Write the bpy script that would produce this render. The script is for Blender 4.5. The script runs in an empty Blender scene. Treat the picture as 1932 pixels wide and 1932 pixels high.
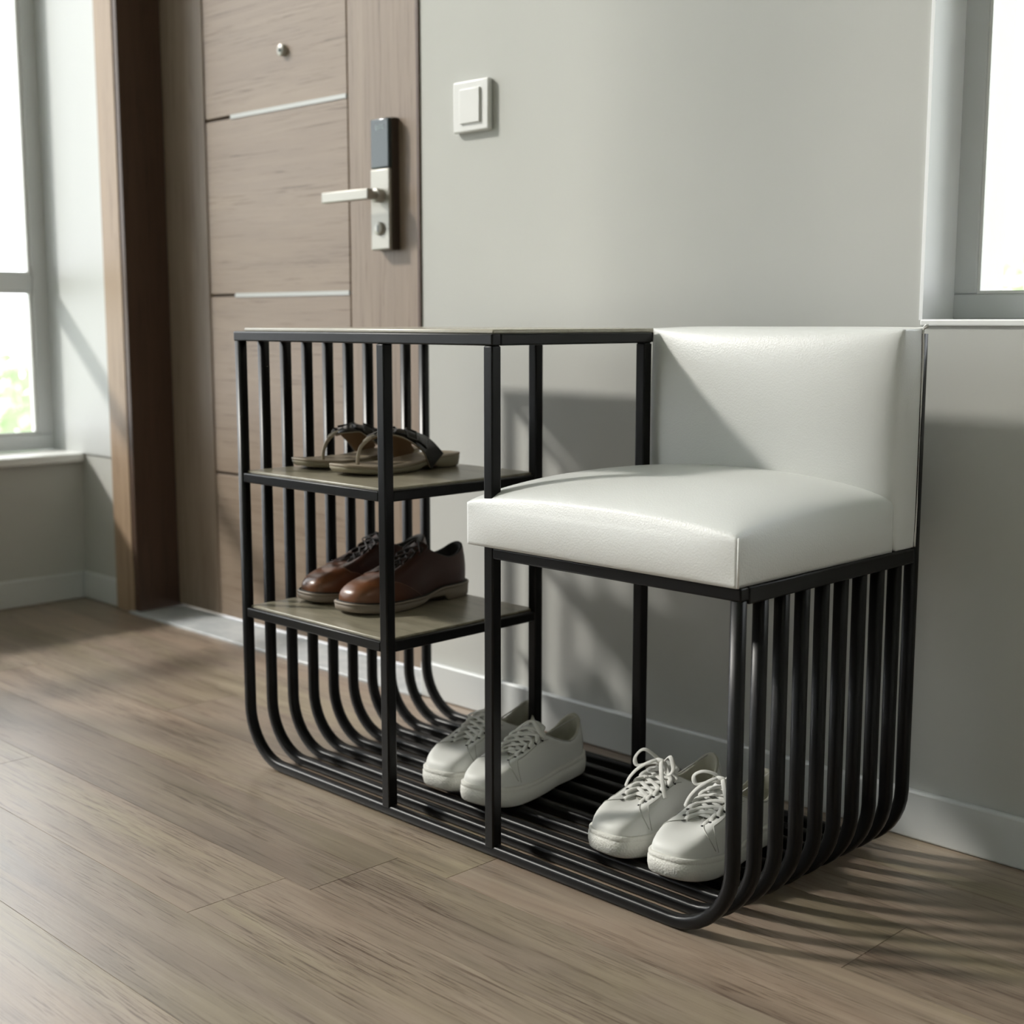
import bpy, bmesh, math, random
from mathutils import Vector, Matrix
random.seed(7)
C = bpy.context.scene.collection
PI = math.pi

# ------------------------------------------------------------------ helpers
class MB:
    """collects geometry for ONE mesh object"""
    def __init__(s): s.v=[]; s.f=[]; s.m=[]; s.sm=[]
    def add(s, vs, fs, mi=0, smooth=False):
        o=len(s.v); s.v+= [tuple(v) for v in vs]
        for f in fs: s.f.append([i+o for i in f]); s.m.append(mi); s.sm.append(smooth)
    def box(s, x0,x1,y0,y1,z0,z1, mi=0):
        vs=[(x,y,z) for z in (z0,z1) for y in (y0,y1) for x in (x0,x1)]
        s.add(vs,[(0,2,3,1),(4,5,7,6),(0,1,5,4),(2,6,7,3),(0,4,6,2),(1,3,7,5)],mi)
    def rings(s, rs, closed=True, cap0=False, cap1=False, mi=0, smooth=True):
        n=len(rs[0]); vs=[p for r in rs for p in r]; fs=[]
        for i in range(len(rs)-1):
            for j in range(n if closed else n-1):
                a=i*n+j; b=i*n+(j+1)%n
                fs.append((a,b,b+n,a+n))
        if cap0: fs.append(tuple(reversed(range(n))))
        if cap1: fs.append(tuple(range((len(rs)-1)*n,len(rs)*n)))
        s.add(vs,fs,mi,smooth)
    def sweep(s, path, sec, mi=0, up=None, smooth=True, scale=None, caps=True):
        """sweep 2-D section (list of (a,b)) along path; up = reference vector for b axis"""
        path=[Vector(p) for p in path]; n=len(path); rs=[]
        prev=None
        for i,p in enumerate(path):
            t=(path[min(i+1,n-1)]-path[max(i-1,0)]).normalized()
            if up is not None: ref=Vector(up(i) if callable(up) else up)
            else: ref=prev if prev is not None else (Vector((0,0,1)) if abs(t.z)<.9 else Vector((1,0,0)))
            b=(ref-t*ref.dot(t))
            if b.length<1e-6: b=t.orthogonal()
            b.normalize(); a=t.cross(b); prev=b
            k=scale(i/(n-1)) if scale else 1
            if not isinstance(k,tuple): k=(k,k)
            rs.append([p+a*(u*k[0])+b*(v*k[1]) for u,v in sec])
        s.rings(rs,True,caps,caps,mi,smooth)
    def build(s, name, mats, parent=None, bevel=0, seg=2, kind=None):
        me=bpy.data.meshes.new(name); me.from_pydata(s.v,[],s.f); me.update()
        for i,p in enumerate(me.polygons): p.material_index=s.m[i]; p.use_smooth=s.sm[i]
        if not isinstance(mats,(list,tuple)): mats=[mats]
        for m in mats: me.materials.append(m)
        bm=bmesh.new(); bm.from_mesh(me); bmesh.ops.recalc_face_normals(bm,faces=bm.faces[:])
        if bevel:
            ed=[e for e in bm.edges if len(e.link_faces)==2 and e.calc_face_angle(0)>.6]
            r=bmesh.ops.bevel(bm,geom=ed,offset=bevel,segments=seg,profile=.5,affect='EDGES')
            for f in r['faces']: f.smooth=True
        bm.to_mesh(me); bm.free()
        o=bpy.data.objects.new(name,me); C.objects.link(o)
        if parent: o.parent=parent
        if kind: o['kind']=kind
        return o

def circ(r, n=10, rb=None):
    rb=rb or r
    return [(r*math.cos(2*PI*i/n), rb*math.sin(2*PI*i/n)) for i in range(n)]
def rsq(h, r, n=4):
    out=[]
    for cx,cy,a0 in ((h-r,h-r,0),(-h+r,h-r,90),(-h+r,-h+r,180),(h-r,-h+r,270)):
        for k in range(n+1):
            a=math.radians(a0+90*k/n); out.append((cx+r*math.cos(a),cy+r*math.sin(a)))
    return out
def rrect(hx,hy,r,n=3):
    out=[]
    for sx,sy,a0 in ((1,1,0),(-1,1,90),(-1,-1,180),(1,-1,270)):
        for k in range(n+1):
            a=math.radians(a0+90*k/n); out.append((sx*(hx-r)+r*math.cos(a),sy*(hy-r)+r*math.sin(a)))
    return out
def catmull(P, n, closed=False):
    """n samples per segment"""
    P=[Vector(p) for p in P]; out=[]; m=len(P)
    segs=m if closed else m-1
    for i in range(segs):
        g=lambda k: P[k%m] if closed else P[min(max(k,0),m-1)]
        a,b,c,d=g(i-1),g(i),g(i+1),g(i+2)
        for k in range(n):
            t=k/n
            out.append(.5*((2*b)+(c-a)*t+(2*a-5*b+4*c-d)*t*t+(3*b-a-3*c+d)*t**3))
    if not closed: out.append(P[-1])
    return out
def empty(name, loc, rz=0):
    o=bpy.data.objects.new(name,None); C.objects.link(o); o.empty_display_size=.05
    o.location=loc; o.rotation_euler=(0,0,rz); return o
def tag(o,label,cat,group=None):
    o['label']=label; o['category']=cat
    if group: o['group']=group
    return o
def copy_tree(o,parent=None):
    c=o.copy(); C.objects.link(c)
    if parent: c.parent=parent
    for ch in list(o.children): copy_tree(ch,c)
    return c

# ------------------------------------------------------------------ materials
def mat(name, col=(.5,.5,.5), rough=.5, metal=0, spec=.5, coat=0):
    m=bpy.data.materials.new(name); m.use_nodes=True; b=m.node_tree.nodes['Principled BSDF']
    b.inputs['Base Color'].default_value=(*col,1); b.inputs['Roughness'].default_value=rough
    b.inputs['Metallic'].default_value=metal; b.inputs['Specular IOR Level'].default_value=spec
    b.inputs['Coat Weight'].default_value=coat
    return m
def nd(m,t,**kw):
    n=m.node_tree.nodes.new(t)
    for k,v in kw.items(): setattr(n,k,v)
    return n
def lk(m,a,b): m.node_tree.links.new(a,b)
def bs(m): return m.node_tree.nodes['Principled BSDF']
def coords(m, scale=(1,1,1), kind='Object'):
    tc=nd(m,'ShaderNodeTexCoord'); mp=nd(m,'ShaderNodeMapping'); mp.inputs['Scale'].default_value=scale
    lk(m,tc.outputs[kind],mp.inputs['Vector']); return mp.outputs['Vector']
def noise(m,vec,scale=5,detail=4,rough=.5,dist=0):
    n=nd(m,'ShaderNodeTexNoise'); n.inputs['Scale'].default_value=scale; n.inputs['Detail'].default_value=detail
    n.inputs['Roughness'].default_value=rough; n.inputs['Distortion'].default_value=dist
    lk(m,vec,n.inputs['Vector']); return n.outputs['Fac']
def ramp(m,fac,stops):
    r=nd(m,'ShaderNodeValToRGB'); e=r.color_ramp.elements
    while len(e)<len(stops): e.new(.5)
    for i,(p,c) in enumerate(stops): e[i].position=p; e[i].color=(*c,1) if len(c)==3 else c
    lk(m,fac,r.inputs['Fac']); return r.outputs['Color']
def mixc(m,a,b,fac,mode='MIX'):
    n=nd(m,'ShaderNodeMix',data_type='RGBA',blend_type=mode)
    for s,v in ((6,a),(7,b),(0,fac)):
        if isinstance(v,(int,float)): n.inputs[s].default_value=v
        elif isinstance(v,tuple): n.inputs[s].default_value=(*v,1)
        else: lk(m,v,n.inputs[s])
    return n.outputs[2]
def bump(m,h,strength=.2,dist=.002):
    b=nd(m,'ShaderNodeBump'); b.inputs['Strength'].default_value=strength; b.inputs['Distance'].default_value=dist
    lk(m,h,b.inputs['Height']); lk(m,b.outputs['Normal'],bs(m).inputs['Normal'])

# painted plaster with a faint woven wallpaper grain
M_wall=mat('wall_paint',(.50,.50,.475),.85,spec=.25)
v=coords(M_wall,(1,1,1)); n1=noise(M_wall,v,2.2,3)
c=ramp(M_wall,n1,[(.3,(.50,.505,.482)),(.7,(.535,.537,.512))]); lk(M_wall,c,bs(M_wall).inputs['Base Color'])
v=coords(M_wall,(60,60,420)); bump(M_wall,noise(M_wall,v,3,3),.06,.0008)
M_ceil=mat('ceiling_paint',(.75,.75,.73),.9,spec=.2)
M_white=mat('white_paint',(.78,.79,.78),.45,spec=.4)
M_reveal=mat('bright_white_reveal_paint',(.90,.91,.92),.4)
M_winfr=mat('window_frame_paint',(.66,.68,.69),.4)
M_base=mat('baseboard_paint',(.60,.62,.62),.45)
M_stone=mat('threshold_stone',(.50,.52,.54),.35)
c=ramp(M_stone,noise(M_stone,coords(M_stone),30,5),[(.3,(.42,.45,.48)),(.7,(.56,.58,.60))]); lk(M_stone,c,bs(M_stone).inputs['Base Color'])

def wood(name, cols, sc_long, rough=.45, attr=None, grain=(1.6,26,26), fine=(6,420,420), bumpk=.25, spec=.4, rscale=None):
    """streaky wood; grain runs along the axis with the small scale"""
    m=mat(name,cols[1],rough,spec=spec)
    tc=nd(m,'ShaderNodeTexCoord'); vec=tc.outputs['Object']
    if attr:
        at=nd(m,'ShaderNodeAttribute'); at.attribute_name=attr
        add=nd(m,'ShaderNodeVectorMath',operation='MULTIPLY_ADD'); lk(m,at.outputs['Vector'],add.inputs[0]); add.inputs[1].default_value=(7,3,5); lk(m,vec,add.inputs[2]); vec=add.outputs[0]
    def mp(s):
        q=nd(m,'ShaderNodeMapping'); q.inputs['Scale'].default_value=s; lk(m,vec,q.inputs['Vector']); return q.outputs[0]
    a=noise(m,mp(grain),1,6,.6,1.2)
    b=noise(m,mp(tuple(g*.28 for g in grain)),1,3,.5,.6)
    col=ramp(m,a,[(.28,cols[0]),(.5,cols[1]),(.74,cols[2])])
    col2=ramp(m,b,[(.32,cols[3]),(.68,cols[4])])
    col=mixc(m,col,col2,.5)
    f=noise(m,mp(fine),1,3,.65,.5)
    pores=ramp(m,f,[(.54,(1,1,1)),(.66,(.50,.44,.41))])
    f2=noise(m,mp((fine[0]*.25,fine[1]*.25,fine[2]*.25)),1,2,.5)
    pm=ramp(m,f2,[(.42,(0,0,0)),(.6,(1,1,1))])
    col=mixc(m,col,pores,pm,'MULTIPLY')
    if attr:
        f3=noise(m,mp((13,430,430)),1,3,.6,.4)
        p3=ramp(m,f3,[(.54,(1,1,1)),(.62,(.50,.45,.42))])
        pm3=ramp(m,noise(m,mp((2.4,13,13)),1,3,.5,.5),[(.44,(0,0,0)),(.56,(1,1,1))])
        col=mixc(m,col,p3,pm3,'MULTIPLY')
        hue=ramp(m,noise(m,mp((1.7,7,7)),1,3,.5,.8),[(.35,(1.0,.955,.95)),(.5,(1,1,1)),(.66,(.97,1.0,.90))])
        col=mixc(m,col,hue,1.0,'MULTIPLY')
        sep=nd(m,'ShaderNodeSeparateXYZ'); lk(m,at.outputs['Vector'],sep.inputs[0])
        tn=ramp(m,sep.outputs[0],[(0,(.84,.82,.80)),(.5,(1,1,1)),(1,(1.12,1.10,1.06))])
        col=mixc(m,col,tn,1.0,'MULTIPLY')
    lk(m,col,bs(m).inputs['Base Color'])
    rr=nd(m,'ShaderNodeMapRange'); lk(m,a,rr.inputs[0]); rr.inputs[3].default_value=rough-.05; rr.inputs[4].default_value=rough+.09; lk(m,rr.outputs[0],bs(m).inputs['Roughness'])
    bump(m,f,bumpk,.0006)
    return m
M_floor=wood('floor_oak',[(.125,.092,.068),(.27,.21,.16),(.40,.33,.26),(.19,.155,.125),(.35,.285,.22)],1,.33,'pid',grain=(2.2,30,30),fine=(7,230,230),spec=.95)
DC=[(.22,.165,.125),(.28,.215,.165),(.34,.27,.21),(.245,.185,.14),(.30,.235,.18)]
M_doorH=wood('door_wood_horizontal',DC,1,.42,grain=(2.0,6,34),fine=(7,60,360),bumpk=.1)
M_doorV=wood('door_wood_vertical',DC,1,.42,grain=(34,34,1.6),fine=(360,60,6),bumpk=.1)
M_jamb=wood('door_frame_wood',[(.060,.034,.022),(.085,.050,.033),(.115,.070,.047),(.07,.04,.027),(.10,.06,.04)],1,.45,grain=(30,30,1.4),fine=(300,300,6),bumpk=.1)
M_casing=wood('door_casing_wood',[(.32,.22,.14),(.38,.27,.18),(.44,.33,.23),(.34,.24,.16),(.41,.30,.21)],1,.45,grain=(30,30,1.4),fine=(300,300,6),bumpk=.1)

M_steel=mat('black_powder_steel',(.004,.0042,.0045),.33,spec=.22)
bump(M_steel,noise(M_steel,coords(M_steel),900,2),.05,.0004)
M_shelf=mat('grey_beige_shelf_board',(.30,.275,.205),.30)
c=ramp(M_shelf,noise(M_shelf,coords(M_shelf,(3,14,14)),3,6,.6,1),[(.3,(.20,.18,.125)),(.5,(.29,.262,.19)),(.75,(.38,.35,.27))]); lk(M_shelf,c,bs(M_shelf).inputs['Base Color'])
M_top=mat('pale_table_board',(.40,.37,.30),.25)
c=ramp(M_top,noise(M_top,coords(M_top,(3,14,14)),3,6,.6,1),[(.3,(.36,.33,.26)),(.75,(.48,.45,.37))]); lk(M_top,c,bs(M_top).inputs['Base Color'])
M_leather=mat('white_leather',(.69,.70,.685),.42,spec=.45)
vo=nd(M_leather,'ShaderNodeTexVoronoi'); vo.inputs['Scale'].default_value=420; lk(M_leather,coords(M_leather),vo.inputs['Vector'])
nl=noise(M_leather,coords(M_leather),14,3)
mx=nd(M_leather,'ShaderNodeMath',operation='MULTIPLY_ADD'); lk(M_leather,nl,mx.inputs[0]); mx.inputs[1].default_value=2.5; lk(M_leather,vo.outputs['Distance'],mx.inputs[2])
bump(M_leather,mx.outputs[0],.22,.0007)
M_piping=mat('cushion_piping',(.66,.66,.64),.45)
M_chrome=mat('brushed_metal_strip',(.46,.47,.46),.5,.15)
M_nickel=mat('satin_nickel',(.42,.41,.37),.42,.4)
M_blackgl=mat('black_glass_keypad',(.045,.065,.07),.12)
M_gap=mat('dark_groove',(.05,.037,.028),.8)
M_plastic=mat('white_switch_plastic',(.66,.66,.64),.35)
M_glyph=mat('pale_keypad_print',(.45,.55,.58),.5)

def shoe_leather(name,col,rough=.45,b=.08,sc=260):
    m=mat(name,col,rough,spec=.4); bump(m,noise(m,coords(m),sc,3),b,.0006); return m
M_snk=shoe_leather('white_sneaker_leather',(.72,.725,.70),.48)
M_snkline=mat('sneaker_lining_cloth',(.45,.44,.37),.85)
bump(M_snkline,noise(M_snkline,coords(M_snkline),700,2),.3,.0005)
M_snksole=mat('white_rubber_sole',(.72,.715,.67),.55)
# pebble-grained toe bumper: voronoi bumps only near the toe (local y small)
vv=coords(M_snksole); vo=nd(M_snksole,'ShaderNodeTexVoronoi'); vo.inputs['Scale'].default_value=330; lk(M_snksole,vv,vo.inputs['Vector'])
sp=nd(M_snksole,'ShaderNodeSeparateXYZ'); lk(M_snksole,vv,sp.inputs[0])
mr=nd(M_snksole,'ShaderNodeMapRange'); lk(M_snksole,sp.outputs[1],mr.inputs[0]); mr.inputs[1].default_value=.055; mr.inputs[2].default_value=.03; mr.inputs[3].default_value=0; mr.inputs[4].default_value=1
mm=nd(M_snksole,'ShaderNodeMath',operation='MULTIPLY'); lk(M_snksole,vo.outputs['Distance'],mm.inputs[0]); lk(M_snksole,mr.outputs[0],mm.inputs[1])
bump(M_snksole,mm.outputs[0],.55,.0009)
M_lace=mat('white_cotton_lace',(.70,.70,.67),.85); bump(M_lace,noise(M_lace,coords(M_lace),900,2),.4,.0005)
M_stitch=mat('sneaker_stitching',(.50,.50,.47),.8)
M_eyehole=mat('dark_eyelet_hole',(.03,.03,.03),.6)
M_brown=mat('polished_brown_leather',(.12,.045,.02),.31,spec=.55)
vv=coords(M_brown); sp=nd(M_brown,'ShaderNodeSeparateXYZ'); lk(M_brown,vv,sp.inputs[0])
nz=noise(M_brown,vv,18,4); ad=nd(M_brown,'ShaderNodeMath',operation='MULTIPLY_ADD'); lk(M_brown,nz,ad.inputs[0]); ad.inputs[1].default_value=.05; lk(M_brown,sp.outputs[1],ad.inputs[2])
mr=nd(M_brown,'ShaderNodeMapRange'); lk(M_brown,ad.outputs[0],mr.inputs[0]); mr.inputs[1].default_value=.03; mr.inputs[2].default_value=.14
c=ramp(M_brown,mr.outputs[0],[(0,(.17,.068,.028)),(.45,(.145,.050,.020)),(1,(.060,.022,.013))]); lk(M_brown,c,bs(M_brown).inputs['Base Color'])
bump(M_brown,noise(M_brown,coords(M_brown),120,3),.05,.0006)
M_quarter=mat('dark_brown_leather',(.050,.018,.012),.33,spec=.5); bump(M_quarter,noise(M_quarter,coords(M_quarter),300,3),.08,.0006)
M_dsole=mat('taupe_rubber_sole',(.24,.195,.15),.55)
M_dlining=mat('black_shoe_lining',(.018,.018,.016),.8)
M_dlace=mat('dark_brown_lace',(.022,.014,.011),.6)
M_dstitch=mat('brown_thread',(.20,.12,.08),.7)
M_footbed=mat('olive_tan_footbed',(.29,.235,.165),.55); bump(M_footbed,noise(M_footbed,coords(M_footbed),200,3),.15,.0006)
M_sandsole=mat('khaki_rubber_sole',(.29,.255,.175),.6)
M_strap=mat('black_patent_strap',(.016,.015,.014),.22)
M_strapin=mat('tan_strap_lining',(.17,.10,.045),.6)
M_thong=mat('beige_toe_thong',(.42,.36,.27),.6)
M_buckle=mat('dark_metal_buckle',(.10,.10,.10),.25,.9)
M_foliage=mat('pale_green_leaves',(.50,.58,.42),.7)
M_trunk=mat('tree_bark',(.2,.15,.1),.8)
M_render=mat('pale_facade_render',(.80,.80,.76),.8)
M_bwin=mat('facade_window',(.35,.38,.40),.3)
M_lawn=mat('outdoor_lawn',(.35,.42,.26),.9)
M_glass=bpy.data.materials.new('window_glass'); M_glass.use_nodes=True
nt=M_glass.node_tree; nt.nodes.clear()
o_=nt.nodes.new('ShaderNodeOutputMaterial'); mxs=nt.nodes.new('ShaderNodeMixShader'); tr=nt.nodes.new('ShaderNodeBsdfTransparent'); gl=nt.nodes.new('ShaderNodeBsdfGlossy'); fr=nt.nodes.new('ShaderNodeFresnel')
tr.inputs[0].default_value=(.97,.97,.97,1); gl.inputs['Roughness'].default_value=.02; fr.inputs[0].default_value=1.3
nt.links.new(fr.outputs[0],mxs.inputs[0]); nt.links.new(tr.outputs[0],mxs.inputs[1]); nt.links.new(gl.outputs[0],mxs.inputs[2]); nt.links.new(mxs.outputs[0],o_.inputs[0])

# ------------------------------------------------------------------ camera
cx,cy,cz,yaw,pit,fpx = 1.86178,-1.23526,.72793,.78402,.14039,2561.935
F=Vector((-math.sin(yaw)*math.cos(pit),math.cos(yaw)*math.cos(pit),-math.sin(pit)))
R=Vector((math.cos(yaw),math.sin(yaw),0)); U=R.cross(F)
cam=bpy.data.objects.new('camera',bpy.data.cameras.new('camera')); C.objects.link(cam)
Mx=Matrix((R,U,-F)).transposed().to_4x4(); Mx.translation=Vector((cx,cy,cz)); cam.matrix_world=Mx
cam.data.sensor_width=36; cam.data.lens=fpx/1932*36; cam.data.clip_start=.05
cam.data.dof.use_dof=True; cam.data.dof.focus_distance=1.72; cam.data.dof.aperture_fstop=4.8
bpy.context.scene.camera=cam

# ------------------------------------------------------------------ the room
W=.480; XL=-1.445; XR=3.4; YF=-3.9; ZC=3.6
X0,X1,Z0,Z1=.938,2.25,.728,2.45        # right window opening in the back wall
DX0,DX1,DZ=-1.163,-.089,2.12           # door opening
WT=.24
def struct(mb,name,m,parent=None,**k): return mb.build(name,m,parent,kind=None if parent else 'structure',**k)

# floor: individual laminate planks, one mesh
fl=MB(); pid=[]
pw=.1485; y=W+.02-6*pw
y=-.0905
while y>YF-.2: y-=pw
rows=[]
while y<W+.1: rows.append(y); y+=pw
joints={}
for r in rows:
    k=round((r+.0905)/pw)
    off={-2:.447,0:.598,-1:-.95,-3:1.0,1:-.35,-4:.1}.get(k, random.uniform(-1,1))
    L_={-2:.72*2,}.get(k,1.45)
    x=off
    while x>XL-.1: x-=L_
    xs=[]
    while x<XR+.1: xs.append(x); x+=L_
    if k==-2: xs.append(-.27)
    xs=sorted(xs+[XR+.1])
    g=.0004
    for a,b in zip(xs[:-1],xs[1:]):
        a=max(a,XL-.3); b=min(b,XR+.1)
        if b-a<.02: continue
        y0,y1=r,r+pw
        vs=[(a+g*.4,y0+g*.4,-.0016),(b-g*.4,y0+g*.4,-.0016),(b-g*.4,y1-g*.4,-.0016),(a+g*.4,y1-g*.4,-.0016),(a+g*1.6,y0+g,0),(b-g*1.6,y0+g,0),(b-g*1.6,y1-g,0),(a+g*1.6,y1-g,0)]
        n0=len(fl.f)
        fl.add(vs,[(4,5,6,7),(0,1,5,4),(1,2,6,5),(2,3,7,6),(3,0,4,7)])
        rv=(random.random(),random.random(),random.random()); pid+= [rv]*5
fl.add([(XL-.3,YF-.3,-.05),(XR+.2,YF-.3,-.05),(XR+.2,W+.3,-.05),(XL-.3,W+.3,-.05)],[(0,1,2,3)]); pid.append((.5,.5,.5))
me=bpy.data.meshes.new('floor'); me.from_pydata(fl.v,[],fl.f); me.materials.append(M_floor)
at=me.attributes.new('pid','FLOAT_VECTOR','FACE')
for i,p in enumerate(pid): at.data[i].vector=p
fo=bpy.data.objects.new('floor',me); C.objects.link(fo); fo['kind']='structure'

b=MB()   # back wall with door and window openings
for a in ((XL-WT,DX0,0,ZC),(DX0,DX1,DZ,ZC),(DX1,X0,0,ZC),(X0,X1,0,Z0),(X0,X1,Z1,ZC),(X1,XR,0,ZC)):
    b.box(a[0],a[1],W,W+WT,a[2]-(.04 if a[2]==0 else 0),a[3])
struct(b,'wall_back',M_wall)
LS,LT,LY0=.364,3.48,-3.5
b=MB(); b.box(XL-WT,XL,YF,W,-.04,LS); b.box(XL-WT,XL,YF,W,LT,ZC); b.box(XL-WT,XL,YF,LY0,LS,LT)
struct(b,'wall_left',M_wall)
b=MB(); b.box(XR,XR+.15,YF,W+WT,-.04,ZC); struct(b,'wall_right',M_wall)
b=MB()
for a in ((XL-WT,XR+.15,0,ZC),): b.box(a[0],a[1],YF-.15,YF,a[2]-(.04 if a[2]==0 else 0),a[3])
struct(b,'wall_front',M_wall)  # out of view, added to cut ambient light from the camera side
b=MB(); b.box(XL-WT,XR+.15,YF,W+WT,ZC,ZC+.1); struct(b,'ceiling',M_ceil)

b=MB(); b.box(DX1,XR,W-.013,W,0,.071); struct(b,'baseboard_back',M_base,bevel=.004)
b=MB(); b.box(XL,-1.252,W-.013,W,0,.071); struct(b,'baseboard_back_left',M_base,bevel=.004)
b=MB(); b.box(XL,XL+.013,YF,W-.013,0,.071); struct(b,'baseboard_left',M_base,bevel=.004)
b=MB(); b.box(DX0-.012,DX1+.0,W-.03,W+.10,-.001,.006); struct(b,'trim_1',M_stone,bevel=.002)     # threshold
b=MB(); b.box(XL-.14,XL+.02,LY0,W,LS-.002,LS+.020); struct(b,'trim_2',M_white,bevel=.004)  # sill of the left window
b=MB(); b.box(X0,X1,W-.004,W+.085,Z0-.008,Z0+.001); struct(b,'trim_3',M_white,bevel=.002)

# white reveals lining the window openings
b=MB(); b.box(X0-.002,X0+.003,W-.003,W+.085,Z0,Z1); struct(b,'trim_4',M_reveal)
b=MB(); b.box(XL-.14,-1.250,W-.004,W,LS+.02,LT); struct(b,'trim_5',M_base)

def window(name, axis, plane, a0,a1,z0,z1, fw, verts, horiz, dep=.045, pd=.020, e=.007):
    """a fixed casement in plane x=plane or y=plane, running a0..a1"""
    fb=MB(); bb=MB()
    def bar(mb,p0,p1,q0,q1,d0,d1):
        if axis=='y': mb.box(p0,p1,plane+d0,plane+d1,q0,q1)
        else: mb.box(plane-d1,plane-d0,p0,p1,q0,q1)
    bar(fb,a0,a1,z0,z0+fw,0,dep); bar(fb,a0,a1,z1-fw,z1,0,dep)
    bar(fb,a0,a0+fw,z0+fw,z1-fw,0,dep); bar(fb,a1-fw,a1,z0+fw,z1-fw,0,dep)
    ve=[a0+fw*.5]+verts+[a1-fw*.5]; ho=[z0+fw*.5]+horiz+[z1-fw*.5]
    for v_ in verts: bar(fb,v_-fw*.5,v_+fw*.5,z0+fw,z1-fw,0,dep)
    for h_ in horiz:
        for p,q in zip(ve[:-1],ve[1:]): bar(fb,p+fw*.5,q-fw*.5,h_-fw*.5,h_+fw*.5,.002,dep-.002)
    w=struct(fb,name,M_winfr,bevel=.003)
    for p,q in zip(ve[:-1],ve[1:]):
        for r,s_ in zip(ho[:-1],ho[1:]):
            g=MB(); bar(g,p+fw*.5,q-fw*.5,r+fw*.5,s_-fw*.5,pd,pd+.004); g.build('pane',M_glass,w)
            P0,P1,Q0,Q1=p+fw*.5,q-fw*.5,r+fw*.5,s_-fw*.5; bd=MB()
            for aa in ((P0,P1,Q0,Q0+e),(P0,P1,Q1-e,Q1),(P0,P0+e,Q0+e,Q1-e),(P1-e,P1,Q0+e,Q1-e)): bar(bd,*aa,pd*.5,pd-.0005)
            bd.build('glazing_bead',M_white,w)
    return w
window('window_1','x',XL-.14,LY0,W,LS+.02,LT,.043,[-.82,-2.1],[.825])
window('window_2','y',W+.084,X0,X1,Z0,Z1,.036,[1.62],[],.014,.004,.004)

# ------------------------------------------------------------------ door
YD=W+.095
d=MB()
PX0,PX1=-.955,-.424
for a,z in zip((.012,.366,.788,1.190,1.596),(.360,.782,1.184,1.590,DZ-.03)): d.box(PX0,PX1,YD,YD+.03,a,z)
door=struct(d,'door_1',M_doorH,bevel=.002)
d=MB(); d.box(DX0+.022,PX0-.004,YD-.001,YD+.03,.012,DZ-.03); d.build('door_stile',M_doorV,door,bevel=.002)
d=MB(); d.box(PX1+.004,DX1-.028,YD-.001,YD+.03,.012,DZ-.03); d.build('door_stile',M_doorV,door,bevel=.002)
d=MB(); d.box(DX0+.022,DX1-.01,YD+.012,YD+.034,.010,DZ-.02); d.build('door_core',M_gap,door)
for z in (.785,1.187,1.593):
    s_=MB(); s_.box(-.850,PX1-.002,YD-.002,YD+.012,z-.0045,z+.0045); o=s_.build('inlay_strip',M_chrome,door); 
j=MB(); j.box(DX0-.001,DX0+.02,W-.02,YD+.04,.006,DZ); j.box(DX1-.009,DX1+.001,W-.003,YD+.04,.006,DZ); j.box(DX0,DX1,W-.01,YD+.04,DZ-.022,DZ)
j.build('door_jamb',M_jamb,door,bevel=.002)
j=MB(); j.box(-1.250,DX0+.001,W-.022,W,0,DZ+.09); j.build('door_casing',M_casing,door,bevel=.003)
j=MB(); j.box(-1.250,DX1,W-.018,W,DZ,DZ+.09); j.build('door_casing',M_casing,door,bevel=.003)
# peephole
def disc(mb,x,y0,y1,z,r,n=24,mi=0,r2=None):
    mb.rings([[(x+(rr)*math.cos(2*PI*i/n),yy,z+(rr)*math.sin(2*PI*i/n)) for i in range(n)] for yy,rr in ((y0,r),(y1+.0015,r),(y1,r2 or r*.85))],True,False,True,mi)
p=MB(); disc(p,-.642,YD,YD-.010,1.306,.0125); ph=p.build('peephole',M_nickel,door)
p=MB(); disc(p,-.642,YD-.0095,YD-.0112,1.306,.005); p.build('lens',M_blackgl,ph)
# smart lock with lever handle
lk_=empty('door_lock',(-.291,YD,.868)); lk_.parent=door
def lp(mb,name,m,**k):
    o=mb.build(name,m,lk_,**k); return o
q=MB(); q.box(-.031,.031,-.018,0,0,.258); lp(q,'back_plate',M_gap,bevel=.002)
q=MB(); q.box(-.033,.026,-.024,-.010,0,.160); lp(q,'face_plate',M_nickel,bevel=.003)
q=MB(); q.box(-.030,.027,-.025,-.010,.1605,.2575); kp=q.build('keypad',M_blackgl,lk_,bevel=.003)
q=MB()
for gx in (-.012,-.003,.006):
    q.box(gx,gx+.006,-.0256,-.0249,.236,.2375); q.box(gx,gx+.006,-.0256,-.0249,.244,.2455); q.box(gx,gx+.0012,-.0256,-.0249,.236,.2455)
    q.box(gx+.0048,gx+.006,-.0256,-.0249,.236,.2455)
q.build('keypad_print',M_glyph,lk_)
q=MB(); disc(q,0,-.022,-.040,.107,.014); lp(q,'lever_rose',M_nickel)
q=MB()
q.sweep([(0,-.03,.107),(0,-.052,.107),(0,-.058,.107)],circ(.009,14)); 
q.box(-.135,.014,-.070,-.055,.097,.118)
lp(q,'lever',M_nickel,bevel=.002)
q=MB(); disc(q,-.004,-.022,-.030,.042,.013); kc=q.build('key_cylinder',M_nickel,lk_)
q=MB(); q.box(-.0055,-.0025,-.0312,-.0290,.035,.049); q.build('key_slot',M_blackgl,lk_)

# light switch
sw=empty('light_switch',(.058,W,1.1035)); tag(sw,'white square rocker light switch on the grey wall right of the door','light switch')
q=MB(); q.box(-.046,.046,-.011,0,-.0445,.0445); q.build('switch_plate',M_plastic,sw,bevel=.0035,seg=3)
q=MB(); q.box(-.026,.026,-.0145,-.010,-.030,.030); q.build('rocker',M_plastic,sw,bevel=.0015)

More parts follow.
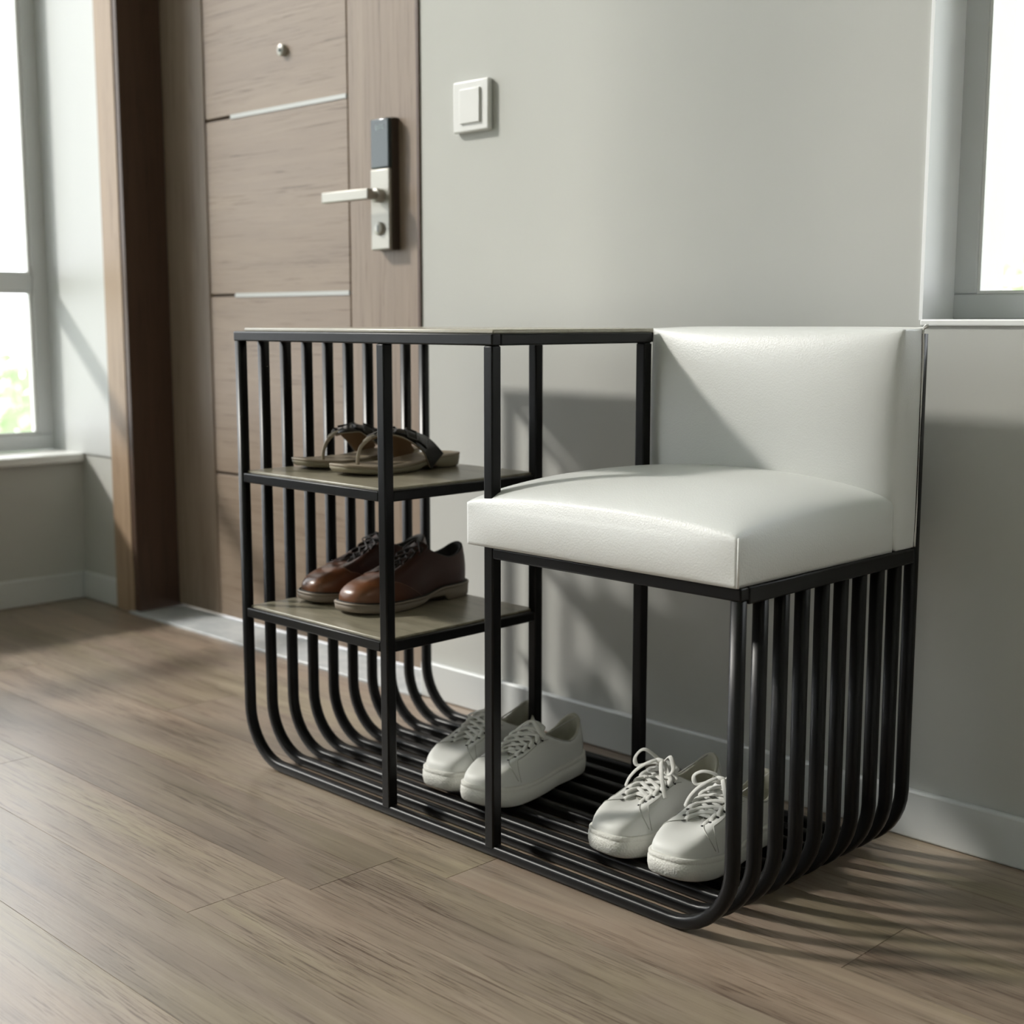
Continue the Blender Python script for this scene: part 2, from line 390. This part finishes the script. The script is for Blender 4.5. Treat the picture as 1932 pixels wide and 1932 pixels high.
# ------------------------------------------------------------------ shoe bench
L,D,DP,HS,HT,A,B,S1,S2=.991,.406,.327,.430,.7104,.3738,.5934,.2623,.4841
t=.0168; h=t/2; RC=.088
bench=empty('shoe_bench',(0,0,0)); tag(bench,'black tubular steel shoe bench with side shelves and white cushioned seat against the grey wall','shoe bench')
sec=rsq(h,.0058)
def arc(cx_,cz_,r,a0,a1,n=10): return [(cx_+r*math.cos(math.radians(a0+(a1-a0)*i/n)),cz_+r*math.sin(math.radians(a0+(a1-a0)*i/n))) for i in range(n+1)]
for i in range(10):
    y=h+i*(D-t)/9
    rt=HT if i==9 else (HS-.0155 if i==0 else HS-.0195)
    pts=[(h,HT-.0152)]+[(h,RC+h+ .02)]+arc(h+RC,h+RC,RC,180,270)+arc(L-h-RC,h+RC,RC,270,360)+[(L-h,RC+h+.02),(L-h,rt)]
    m_=MB(); m_.sweep([(x,y,z) for x,z in pts],sec,up=(0,1,0))
    m_.build('hoop',M_steel,bench)
def sqbar(name,p0,p1,par=None):
    m_=MB(); 
    x0,x1=sorted((p0[0],p1[0])); y0,y1=sorted((p0[1],p1[1])); z0,z1=sorted((p0[2],p1[2]))
    m_.box(x0,x1,y0,y1,z0,z1); return m_.build(name,M_steel,par or bench,bevel=.0022)
# posts
rt=.0155
sqbar('post',(A-t,.0,.012),(A,t,HT-rt)); sqbar('post',(B-t,0,.012),(B,t,HT-rt))
sqbar('post',(A-t,DP-t,.010),(A,DP,HT-rt)); sqbar('post',(B-t,DP-t,.010),(B,DP,HT-rt))
rt=.0155
# top frame
sqbar('rail',(0,0,HT-rt),(B,t,HT)); sqbar('rail',(t,D-t,HT-rt),(.577,D,HT)); sqbar('rail',(B-t,t,HT-rt),(B,DP,HT)); sqbar('rail',(0,t,HT-rt),(t,D,HT))
for z in (S1,S2):
    sqbar('rail',(t,.0006,z-rt),(A-t,t,z)); sqbar('rail',(t,DP-t,z-rt),(A-t,DP,z)); sqbar('rail',(A-t,t,z-rt),(A-.0006,DP-t,z)); sqbar('rail',(t,t,z-rt),(t+.010,D-.02,z))
# seat frame
sqbar('rail',(B,0,HS-rt),(L,t,HS)); sqbar('rail',(L-t-.0004,t,HS-.020),(L+.0004,D-t,HS)); sqbar('rail',(B,D-t,HS-rt),(L-t,D,HS)); sqbar('rail',(B-t,t,HS-rt),(B,DP-t,HS))
sqbar('rail',(B,D-t,HT-.06),(L-t,D,HT-.045))
sqbar('rail',(B,D-t,HS),(B+t,D,HT-.045))
for z,m_ in ((S1,M_shelf),(S2,M_shelf)):
    q=MB(); q.box(.018,A-.0105,.008,DP-.008,z-.004,z+.0035); q.build('shelf',m_,bench,bevel=.0018)
q=MB(); q.box(.022,B-.004,.006,.336,HT-.0005,HT+.0055); q.box(.022,.576,.336,D-.006,HT-.0005,HT+.0055); q.build('tabletop',M_top,bench,bevel=.002)

def cushion(name, x0,x1,y0,y1,z0,z1, crown, side, parent, orient='up', rear_drop=1.0, pw_=.5, N=40, ex=2.6):
    """domed box cushion; orient 'up': dome towards +Z; 'front': dome towards -Y"""
    # local: u across, v along, w height
    def top(u,v):
        a=max(0,1-abs(u)**ex)
        bb=max(0,1-abs(v)**ex) if (v<0 or rear_drop>=1) else max(0,1-(rear_drop)*abs(v)**ex)
        return crown*(a*bb)**pw_
    def XY(u,v,w):   # w 0..1 on the sides
        k=side*math.sin(PI*min(max(w,0),1))**.8 if 0<w<1 else 0
        return u,v,k
    def place(u,v,w,extra=0,bulge=0):
        uu,vv=u,v
        if orient=='up':
            x=(x0+x1)/2+(x1-x0)/2*u; y_=(y0+y1)/2+(y1-y0)/2*v; z=z0+(z1-z0)*w+extra
            return [x+ (bulge*u if abs(u)>=.999 else 0), y_+(bulge*v if abs(v)>=.999 else 0), z]
        x=(x0+x1)/2+(x1-x0)/2*u; z=(z0+z1)/2+(z1-z0)/2*v; y_=y1-(y1-y0)*w-extra
        return [x+(bulge*u if abs(u)>=.999 else 0), y_, z+(bulge*v if abs(v)>=.999 else 0)]
    def e(i):   # denser towards the edges
        s_=-1+2*i/N; return math.sin(s_*PI/2)*.75+s_*.25
    mb=MB()
    g=[[place(e(i),e(j),1,top(e(i),e(j))) for i in range(N+1)] for j in range(N+1)]
    vs=[p for r in g for p in r]; fs=[(j*(N+1)+i,j*(N+1)+i+1,(j+1)*(N+1)+i+1,(j+1)*(N+1)+i) for j in range(N) for i in range(N)]
    mb.add(vs,fs,0,True)
    H=12
    loop=[(e(i),-1) for i in range(N+1)]+[(1,e(j)) for j in range(1,N+1)]+[(e(i),1) for i in range(N-1,-1,-1)]+[(-1,e(j)) for j in range(N-1,0,-1)]
    rs=[]
    for k in range(H+1):
        w=k/H; ring=[]
        for u,v_ in loop:
            # bulge fades out at the corner seams
            f_=(1-abs(v_)**6) if abs(u)>=.999 else (1-abs(u)**6)
            bl=side*math.sin(PI*w)**.7*f_ if 0<w<1 else 0
            ring.append(place(u,v_,w,top(u,v_) if w==1 else 0,bl))
        rs.append(ring)
    mb.rings(rs,True,True,False,0,True)
    o=mb.build(name,M_leather,parent)
    bm=bmesh.new(); bm.from_mesh(o.data); bmesh.ops.remove_doubles(bm,verts=bm.verts[:],dist=1e-5); bmesh.ops.recalc_face_normals(bm,faces=bm.faces[:]); bm.to_mesh(o.data); bm.free()
    return o
seat=cushion('seat_cushion',.549,L-.004,-.004,.338,HS+.0005,.487,.046,.006,bench,rear_drop=.40,pw_=.42,ex=2.1)
back=cushion('backrest_cushion',.580,L-.003,.346,.394,HS+.001,.716,.036,.003,bench,orient='front',pw_=.46,ex=2.3)
def cord(name,pts,r,parent,m=M_piping):
    q=MB(); q.sweep(pts,circ(r,8)); return q.build(name,m,parent)
for xx,yy in ((L-.002,-.003),):
    cord('piping',[(xx,yy,HS+.001),(xx,yy,.46),(xx,yy,.488)],.0016,seat)
cord('piping',catmull([(L-.002,.392,HS+.002),(L-.002,.393,.5),(L-.002,.393,.6),(L-.002,.392,.712),(L-.012,.392,.717),(.8,.393,.7175),(.59,.392,.716)],6),.0016,back)

# ------------------------------------------------------------------ shoes
OUT=[(-.03,0),(.068,.014),(.134,.082),(.170,.2),(.178,.33),(.165,.48),(.142,.62),(.137,.78),(.122,.9),(.07,.978),(0,1.0),(-.07,.982),(-.122,.91),(-.132,.78),(-.125,.62),(-.145,.48),(-.175,.33),(-.182,.2),(-.158,.085),(-.115,.018)]
def shoe_loops(rimr, L_, z0f, wsc=1.0, n=5, mirror=False):
    """outline and rim loops of a shoe: lists of Vectors, toe at y=0, heel at y=L_"""
    o=[Vector((x*wsc,y,0)) for x,y in OUT]
    rim=rimr+[(-x,y,z) for x,y,z in reversed(rimr[1:-1])]
    o=[v_*L_ for v_ in catmull(o,n,True)]
    r=[Vector((p.x*L_,p.y*L_,p.z)) for p in catmull(rim,n,True)]
    for p in o: p.z=z0f(p.y/L_)
    if mirror:
        for p in o: p.x=-p.x
        for p in r: p.x=-p.x
    return o,r
def bez(a,b_,c_,d_,u):
    return a*(1-u)**3+b_*3*u*(1-u)**2+c_*3*u*u*(1-u)+d_*u**3
def surf_fn(o,r,k1=.5,k2=.42,fall=.12,inset=.0025,out=0.0,cap=.035):
    cen=sum(o,Vector())/len(o)
    def S(i,u,off=0.0):
        a=i%len(o); i0=int(math.floor(a)); f_=a-i0
        A_=o[i0].lerp(o[(i0+1)%len(o)],f_); B_=r[i0].lerp(r[(i0+1)%len(r)],f_)
        ax=Vector((0,min(max(A_.y,.25*o[len(o)//2].y),.8*o[len(o)//2].y),0)); dr=(A_-ax); dr.z=0; dr.normalize()
        P0=A_-dr*inset; dz=B_.z-P0.z; hz=Vector((P0.x-B_.x,P0.y-B_.y,0))
        C1=P0+Vector((0,0,min(dz*k1,cap)))+dr*out; C2=B_+hz*k2-Vector((0,0,dz*fall))
        p=bez(P0,C1,C2,B_,u)
        if off:
            q1=bez(P0,C1,C2,B_,min(1,u+.02)); q0=bez(P0,C1,C2,B_,max(0,u-.02)); tn=(q1-q0).normalized()
            side_=Vector((-dr.y,dr.x,0)); nn=tn.cross(side_); 
            if nn.dot(dr+Vector((0,0,.6)))<0: nn=-nn
            p=p+nn.normalized()*off
        return p
    return S
def loop_rings(mb,loops,**k): mb.rings([[tuple(p) for p in l] for l in loops],True,**k)

def make_shoe(kind, mirror, bow=None):
    """kind: 'sneaker' or 'derby'"""
    sn=kind=='sneaker'
    L_=.252 if sn else .262
    if sn:
        rimr=[(0,.325,.061),(.030,.335,.0625),(.050,.375,.068),(.060,.43,.076),(.068,.49,.084),(.082,.55,.085),(.100,.64,.073),(.106,.78,.061),(.094,.875,.067),(.056,.950,.083),(0,.972,.089)]
        z0=lambda s_: .029+.007*max(0,(.3-s_)/.3)**1.3+.003*max(0,s_-.6)/.4
    else:
        rimr=[(0,.375,.060),(.018,.385,.0615),(.030,.425,.065),(.036,.485,.075),(.046,.545,.085),(.064,.605,.090),(.092,.68,.080),(.098,.78,.071),(.086,.875,.074),(.052,.945,.084),(0,.966,.088)]
        z0=lambda s_: .016+.005*max(0,(.3-s_)/.3)**1.5+.008*min(1,max(0,(s_-.55)/.15))
    o,r=shoe_loops(rimr,L_,z0,1.0 if sn else .93,5,mirror)
    S=surf_fn(o,r,k1=.90 if sn else 1.15,k2=.45,fall=.10 if sn else .12,inset=.003 if sn else .005,out=.0 if sn else .003,cap=.033 if sn else .031)
    n=len(o); K=14
    name='sneaker' if sn else 'derby_shoe'
    root=empty(name,(0,0,0))
    # upper
    up=MB(); rs=[[S(i,u/K) for i in range(n)] for u in range(K+1)]
    lowr=[p-Vector((0,0,.006)) for p in rs[0]]
    loop_rings(up,[lowr]+rs)
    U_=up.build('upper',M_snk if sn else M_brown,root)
    # lining: rolled rim then inner wall and insole
    cen=Vector((0,.5*L_,0))
    def inward(p,d_,dz):
        ax=Vector((0,min(max(p.y,.45*L_),.85*L_),0)); q_=Vector((p.x-ax.x,p.y-ax.y,0)); 
        if q_.length>1e-5: q_.normalize()
        return Vector((p.x-q_.x*d_,p.y-q_.y*d_,p.z+dz))
    li=MB(); R0=rs[-1]
    l1=[inward(p,.0012,.0014) for p in R0]; l2=[inward(p,.0035,.0008) for p in R0]; l3=[inward(p,.0048,-.004) for p in R0]
    l4=[]
    for i,p in enumerate(R0):
        q_=o[i].lerp(p,.35); q_.z=.040 if sn else .030; q_=inward(q_,.004,0); 
        if q_.y<.40*L_: q_.y=.40*L_; q_.x*=.6
        l4.append(q_)
    lm=[a.lerp(b_,.5) for a,b_ in zip(l3,l4)]
    for q_,p in zip(lm,R0):
        pass
    loop_rings(li,[R0,l1,l2,l3,lm,l4],cap1=True)
    li.build('lining',M_snkline if sn else M_dlining,U_)
    # sole
    so=MB()
    def ol(k,z,dz=0):
        out_=[]
        for p in o:
            ax=Vector((0,min(max(p.y,.25*L_),.8*L_),0)); q_=Vector((p.x-ax.x,p.y-ax.y,0)); ln=q_.length
            q_=q_*((ln+k)/ln); out_.append(Vector((ax.x+q_.x,ax.y+q_.y,z(p.y/L_))))
        return out_
    if sn:
        spring=lambda s_: .007*max(0,(.22-s_)/.22)**1.6
        zt=z0
        Ls=[ol(-.010,lambda s_:spring(s_)+.0), ol(-.003,lambda s_:spring(s_)+.0005), ol(.0005,lambda s_:spring(s_)+.004),
            ol(.0025,lambda s_:.45*zt(s_)+.5*spring(s_)), ol(.0022,lambda s_:.78*zt(s_)+.2*spring(s_)), ol(.0008,lambda s_:.80*zt(s_)+.2*spring(s_)), ol(.0014,lambda s_:.84*zt(s_)+.15*spring(s_)),
            ol(.0012,lambda s_:zt(s_)), ol(-.001,lambda s_:zt(s_)+.0012), ol(-.006,lambda s_:zt(s_)+.0005)]
        loop_rings(so,Ls,cap0=True)
        so.build('sole',M_snksole,root)
    else:
        arch=lambda s_: (.009 if .56<s_<.72 else (.0 if s_>=.72 else .006*max(0,(s_-.40)/.16) ))
        spring=lambda s_: .007*max(0,(.25-s_)/.25)**1.6
        bz=lambda s_: spring(s_)+arch(s_)
        Ls=[ol(-.010,bz),ol(-.001,bz),ol(.0012,lambda s_:bz(s_)+.002),ol(.0022,lambda s_:z0(s_)-.005),ol(.0008,lambda s_:z0(s_)-.0042),ol(.0030,lambda s_:z0(s_)-.003),ol(.0028,lambda s_:z0(s_)-.0004),ol(-.006,lambda s_:z0(s_)+.0006)]
        loop_rings(so,Ls,cap0=True)
        sl=so.build('sole',M_dsole,root)
        w_=MB()
        w_.sweep([tuple(p) for p in ol(-.0015,lambda s_:z0(s_)+.0005)]+[tuple(ol(-.0015,lambda s_:z0(s_)+.0005)[0])],circ(.0013,6),caps=False); w_.build('welt',M_dlining,sl)
    # tongue
    tg=MB(); ysT=[.315,.37,.425,.48,.53,.575] if sn else [.36,.42,.48,.54,.59,.625]
    zsT=[.055,.066,.075,.084,.094,.101] if sn else [.052,.062,.073,.084,.094,.100]
    wT=[.044,.062,.072,.078,.080,.070]
    rows_=[]
    for y_,z_,w in zip(ysT,zsT,wT):
        rows_.append([Vector((x*w*L_,y_*L_,z_-.006*x*x)) for x in (-1,-.8,-.5,-.2,0,.2,.5,.8,1)])
    def dense(rows_):
        cols=[catmull([r_[j] for r_ in rows_],4) for j in range(len(rows_[0]))]
        return [[c_[i] for c_ in cols] for i in range(len(cols[0]))]
    top=dense(rows_); bot=[[p-Vector((0,-.0005,.003)) for p in r_] for r_ in top]
    rr_=[tr_+list(reversed(br_)) for tr_,br_ in zip(top,bot)]
    tg.rings([[tuple(p) for p in r_] for r_ in rr_],True,True,True)
    tg.build('tongue',M_snk if sn else M_quarter,root)
    # eyelets, laces
    nE=6 if sn else 5
    idx=[6.5+ (23.5-6.5)*k/(nE-1) for k in range(nE)]
    ulev=.80 if sn else .84
    side=lambda sg,k,off: S(idx[k] if sg>0 else n-idx[k],ulev,off)
    eyp=lambda sg,k,off: S(idx[k] if sg>0 else n-idx[k],ulev-.045,off)
    for sg in (1,-1):
        ey=MB()
        for k in range(nE):
            p=eyp(sg,k,.0007); nrm=(eyp(sg,k,.003)-eyp(sg,k,.0)).normalized()
            a_=nrm.orthogonal().normalized(); b_=nrm.cross(a_)
            ey.rings([[tuple(p+nrm*hh+a_*(rr*math.cos(2*PI*i/10))+b_*(rr*math.sin(2*PI*i/10))) for i in range(10)] for rr,hh in ((.0026,0),(.0020,.0004),(.0012,.0001))],True,False,True)
        ey.build('eyelet_row',M_eyehole,U_)
    la=MB()
    lw=(.0031,.0013) if sn else (.0016,.0012)
    sec_=circ(lw[0],10,lw[1])
    mid=lambda f_: Vector((0,(ysT[0]+(ysT[-1]-ysT[0])*f_)*L_,0))
    def topz(y_):
        s_=y_/L_
        for a_,b_,za,zb in zip(ysT[:-1],ysT[1:],zsT[:-1],zsT[1:]):
            if s_<=b_: return za+(zb-za)*max(0,(s_-a_))/(b_-a_)
        return zsT[-1]
    def strand(sg,k0,k1_,lift):
        e0,e1=(idx[k0],n-idx[k1_]) if sg>0 else (n-idx[k0],idx[k1_])
        a=[S(e0,ulev,-.001),S(e0,ulev+.03,.0012+lift),S(e0,1-.02,.0018+lift)]
        c=[S(e1,1-.02,.0018+lift),S(e1,ulev+.03,.0012+lift),S(e1,ulev,-.001)]
        m=(a[-1]+c[0])/2; m.z=max(topz(m.y)+.0028+lift,m.z+.0015)
        la.sweep(catmull(a+[m]+c,5),sec_,up=lambda i:(0,-.4,1))
    strand(1,0,0,0)
    for k in range(nE-1):
        strand(1,k,k+1,.0003); strand(-1,k,k+1,.0020)
    kx=Vector((0,(ysT[-2])*L_-.004,topz(ysT[-2]*L_)+.006))
    if bow:
        for sg in (1,-1):
            rx=bow
            la.sweep(catmull([kx,kx+Vector((.010*sg,-.004,.010)),kx+Vector((.024*sg,-.012,.016*rx)),kx+Vector((.034*sg,-.018,.006)),kx+Vector((.028*sg,-.020,-.004)),kx+Vector((.012*sg,-.008,.001)),kx],5),sec_,up=lambda i:(0,-.5,1))
            la.sweep(catmull([kx,kx+Vector((.006*sg,-.010,.006)),kx+Vector((.020*sg,-.026,-.004)),kx+Vector((.030*sg,-.034,-.018)),kx+Vector((.036*sg,-.036,-.032))],5),sec_,up=lambda i:(.3*sg,-.8,.5))
        la.sweep(catmull([kx+Vector((-.006,0,-.002)),kx+Vector((-.004,-.004,.005)),kx+Vector((.004,-.004,.005)),kx+Vector((.006,0,-.002))],5),circ(.0045,10,.0035))
    else:
        for sg in (1,-1):
            la.sweep(catmull([side(sg,nE-1,.001),side(sg,nE-1,.004)+Vector((-.004*sg,0,.004)),kx+Vector((.004*sg,.004,.002)),kx+Vector((-.008*sg,.010,-.004)),kx+Vector((-.010*sg,.018,-.018))],5),sec_,up=lambda i:(0,-.3,1))
    la.build('laces',M_lace if sn else M_dlace,root)
    # seams
    st=MB()
    def seam(pts,rr=.0007): st.sweep([S(i,u,.0004) for i,u in pts],circ(rr,6))
    if sn:
        for sg in (1,-1):
            f=lambda i: i if sg>0 else n-i
            seam([(f(3.0+ (15-3)*k/14),1-.92*(k/14)**1.2) for k in range(15)])                 # vamp seam to sole
            seam([(f(13+13.5*k/14),.55+.22*(k/14)) for k in range(15)],.0005)      # eyestay stitch line
            seam([(f(13+3*k/8),.55-.5*k/8) for k in range(9)],.0005)
            seam([(f(43.5-1.2*math.sin(PI*k/8)),.96-.9*k/8) for k in range(9)],.0005)
        seam([(50,.02+.96*k/8) for k in range(9)],.0007)
        seam([(f_,1-.012) for f_ in [2.5*k for k in range(0,20)]+[0]],.0010)
        st.build('stitching',M_stitch,U_)
    else:
        for sg in (1,-1):
            f=lambda i: i if sg>0 else n-i
            seam([(f(4+12*k/14),1-.62*(k/14)**.7) for k in range(15)],.0007)
            seam([(f(16+10*k/14),.38-.36*(k/14)**1.4) for k in range(15)],.0007)
            seam([(f(28+16*k/14),.80-.30*math.sin(PI*k/14)) for k in range(15)],.0005)
            seam([(f(43-1.8*math.sin(PI*k/8)),.85-.83*k/8) for k in range(9)],.0008)
        st.build('stitching',M_dstitch,U_)
        # quarters: darker leather overlay behind the vamp seam
        for sg in (1,-1):
            f=lambda i: i if sg>0 else n-i
            qd=MB(); rows2=[]
            for a_ in range(0,25):
                i=4.5+(50-4.5)*a_/24; lo=max(0.0,(1-.62*((min(i,16)-4)/12)**.7) if i<16 else .38-.36*((min(i,26)-16)/10)**1.4) if i<26 else 0.0
                rows2.append([S(f(i),lo+(1-lo)*k/12,.0010) for k in range(13)])
            qd.rings([[tuple(p) for p in r_] for r_ in rows2],False)
            ob=qd.build('quarter',M_quarter,U_)
    return root

def make_sandal(mirror):
    root=empty('flip_flop',(0,0,0)); L_=.248; sx=-1 if mirror else 1
    o=[Vector((p.x*sx*.98,p.y,0))*L_ for p in catmull([Vector((x,y,0)) for x,y in OUT],5,True)]
    def ol(k,z):
        out_=[]
        for p in o:
            ax=Vector((0,min(max(p.y,.25*L_),.8*L_),0)); q_=Vector((p.x-ax.x,p.y-ax.y,0)); ln=q_.length
            q_=q_*((ln+k)/ln); out_.append(Vector((ax.x+q_.x,ax.y+q_.y,z(p.y/L_))))
        return out_
    tz=lambda s_: .0135+.006*max(0,(.25-s_)/.25)**1.5+.0095*(1/(1+math.exp(-(s_-.6)*14)))
    bz=lambda s_: .0+.006*max(0,(.25-s_)/.25)**1.5+.007*math.exp(-((s_-.66)/.09)**2)
    so=MB(); loop_rings(so,[ol(-.014,bz),ol(-.005,lambda s_:bz(s_)+.0008),ol(-.0015,lambda s_:bz(s_)+.004),ol(.0005,lambda s_:tz(s_)-.005),ol(-.0005,lambda s_:tz(s_)-.0045)],cap0=True)
    so.build('sole',M_sandsole,root)
    fb=MB(); loop_rings(fb,[ol(-.0005,lambda s_:tz(s_)-.0045),ol(.0010,lambda s_:tz(s_)-.003),ol(.0008,lambda s_:tz(s_)-.0005),ol(-.002,tz),ol(-.008,lambda s_:tz(s_)-.0015),ol(-.020,lambda s_:tz(s_)-.0028-.002*(s_>.7)),ol(-.032,lambda s_:tz(s_)-.003-.002*(s_>.7))],cap1=True)
    F_=fb.build('footbed',M_footbed,root)
    # thong post
    k=Vector((-.008*sx,.275*L_,.054))
    th=MB(); th.sweep(catmull([(-.010*sx,.185*L_,.012),(-.010*sx,.188*L_,.026),(-.010*sx,.215*L_,.042),k],5),circ(.0032,10,.0022),up=(1,0,0))
    th.sweep(catmull([k+Vector((0,-.008,-.004)),k+Vector((0,.004,.002)),k+Vector((0,.022,.005))],5),circ(.006,10,.0026),up=(0,0,1))
    th.build('toe_thong',M_thong,root)
    for sg in (1,-1):
        s2=sg
        end=Vector((.146*L_*s2,.70*L_,.014))
        path=catmull([k+Vector((.001*s2,.004,.001)),k+Vector((.010*s2,.020,.007)),Vector((.080*L_*s2,.46*L_,.061)),Vector((.138*L_*s2,.60*L_,.043)),end],8)
        n_=len(path)
        tang=lambda i:(path[min(i+1,n_-1)]-path[max(i-1,0)]).normalized()
        def nrm(i):
            c_=Vector((0,path[i].y,.012)); return (path[i]-c_).normalized()
        wid=lambda f_: ((.006+.013*min(1,f_*1.6))/.02, 1)
        sb=MB(); sb.sweep(path,rrect(.02,.0016,.0015),up=nrm,scale=wid); St=sb.build('strap',M_strap,root)
        si=MB(); si.sweep([p-nrm(i)*.0022 for i,p in enumerate(path)],rrect(.0192,.0009,.0008),up=nrm,scale=wid); si.build('strap_lining',M_strapin,St)
        # stitched pale edge
        for e_ in (1,-1):
            ed=MB(); ed.sweep([p+nrm(i).cross(tang(i)).normalized()*(e_*.02*wid(i/(n_-1))[0]*.97) for i,p in enumerate(path)],circ(.0008,6)); 
            if e_==(-1 if sg>0 else 1) or True: ed.build('edge_stitching',M_thong,St)
        # buckle tab on the strap
        i0,i1=int(n_*.50),int(n_*.72); im=(i0+i1)//2
        bk=MB()
        N_=nrm(im); T_=tang(im); X_=N_.cross(T_).normalized(); c_=path[im]+N_*.0042
        def obox(cc,hx,hy,hz):
            vs=[tuple(cc+T_*(a_*hx)+X_*(b_*hy)+N_*(d_*hz)) for d_ in (-1,1) for b_ in (-1,1) for a_ in (-1,1)]
            bk.add(vs,[(0,2,3,1),(4,5,7,6),(0,1,5,4),(2,6,7,3),(0,4,6,2),(1,3,7,5)])
        for q_ in (-1,1): obox(c_+T_*(.009*q_),.0014,.014,.0013); obox(c_+X_*(.0135*q_),.010,.0013,.0013)
        bk.build('buckle',M_buckle,St,bevel=.0004)
        tb=MB(); tb.sweep([path[i]+nrm(i)*.0032 for i in range(i0-3,i1+3)],rrect(.0095,.0014,.0012),up=lambda i:nrm(i+i0-3)); tb.build('buckle_tab',M_strap,St)
    return root

zg=t   # top of the hoop bars that carry the white sneakers
def place(o,x,y,z,rz,label,cat,group):
    o.location=(x,y,z); o.rotation_euler=(0,0,math.radians(rz)); tag(o,label,cat,group)
# sneakers, toes towards the room; loc is the toe tip
s1=make_shoe('sneaker',True);  place(s1,.376,.084,zg,7,'white leather sneaker, partly behind a black post, left shoe of the pair below the shelves','sneaker','white sneakers on the bottom rack')
s2=make_shoe('sneaker',False); place(s2,.474,.080,zg,6,'white leather sneaker with flat tucked laces crossing behind the middle front post, nearest the shelves\' second shoe','sneaker','white sneakers on the bottom rack')
s3=make_shoe('sneaker',True,bow=1.15); place(s3,.722,.072,zg,-1,'white leather sneaker with tied bow standing under the seat, left shoe of the right pair','sneaker','white sneakers on the bottom rack')
s4=make_shoe('sneaker',False,bow=.8); place(s4,.838,.070,zg,4,'white leather sneaker with tied laces under the seat, partly behind the curved front hoop','sneaker','white sneakers on the bottom rack')
s2['label']='white leather sneaker with tucked laces, right shoe of left pair, crossed by front post'
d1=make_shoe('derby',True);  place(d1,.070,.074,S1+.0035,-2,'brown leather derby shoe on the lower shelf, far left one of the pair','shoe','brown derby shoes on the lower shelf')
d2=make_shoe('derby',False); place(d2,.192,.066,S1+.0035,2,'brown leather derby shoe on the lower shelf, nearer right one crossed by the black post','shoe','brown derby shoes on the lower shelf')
f1=make_sandal(True);  place(f1,.066,.070,S2+.0035,-2,'tan flip-flop with black strap on the upper shelf, farther left one of the pair','sandal','flip-flops on the upper shelf')
f2=make_sandal(False); place(f2,.193,.058,S2+.0035,1,'tan flip-flop with black buckled strap on the upper shelf, nearer one behind the black post','sandal','flip-flops on the upper shelf')

# ------------------------------------------------------------------ outdoors
b=MB(); b.box(-30,30,-12,40,-2.7,-2.6); b.build('lawn',M_lawn,kind='structure')
def tree(x,y,zt,r,label,n=420):
    rt_=empty('tree',(x,y,-2.6)); tag(rt_,label,'tree','trees outside the windows')
    H_=zt+2.6
    q=MB(); q.sweep([(0,0,0),(.05,.03,H_*.5),(0,0,H_*.8)],circ(.09,8),scale=lambda f_:1-.6*f_); q.build('trunk',M_trunk,rt_)
    q=MB(); rnd=random.Random(int(x*100))
    for i in range(n):
        v_=Vector((rnd.gauss(0,1),rnd.gauss(0,1),rnd.gauss(0,1))).normalized()*(r*rnd.uniform(.35,1)**.6)
        c_=Vector((v_.x,v_.y,H_-r+v_.z*.95)); a_=Vector((rnd.gauss(0,1),rnd.gauss(0,1),rnd.gauss(0,1))).normalized()*.13*r; b_=a_.orthogonal().normalized()*.07*r
        q.add([c_-a_,c_+b_,c_+a_,c_-b_],[(0,1,2,3)])
    q.build('foliage',M_foliage,rt_)
tree(-1.45,6.2,1.22,.42,'blurred green tree crown low in the right window pane')
tree(-6.3,2.45,.55,.55,'blurred green tree crown in the left window, the nearer of two')
tree(-9.6,3.9,.40,.9,'paler tree crown farther off, behind the nearer one in the left window')
bd=empty('building',(-9,18,-2.6)); tag(bd,'pale rendered apartment building seen blurred through the right window','building')
q=MB(); q.box(-3,9,0,5,0,7.2); q.build('wall',M_render,bd)
for zz in (3.6,5.6):
    for xx in (0.2,2.6,5.0,7.4):
        q=MB(); q.box(xx,xx+1.1,-.06,.02,zz-.9,zz+.4); q.build('window',M_bwin,bd)

# ------------------------------------------------------------------ light
w=bpy.data.worlds.new('sky'); bpy.context.scene.world=w; w.use_nodes=True
nt=w.node_tree; bg=nt.nodes['Background']; bg.inputs[0].default_value=(.94,.975,1,1); bg.inputs[1].default_value=4.7
sd=bpy.data.lights.new('sun','SUN'); sd.energy=4.8; sd.angle=math.radians(4.5); sd.color=(1,.965,.89)
so=bpy.data.objects.new('sun',sd); C.objects.link(so); so.location=(-4,-2,4)
so.rotation_euler=Vector((1,.6,-.84)).to_track_quat('-Z','Y').to_euler()

sc=bpy.context.scene
sc.view_settings.view_transform='Standard'; sc.view_settings.look='None'; sc.view_settings.gamma=1; sc.view_settings.exposure=0
sc.view_settings.use_curve_mapping=False
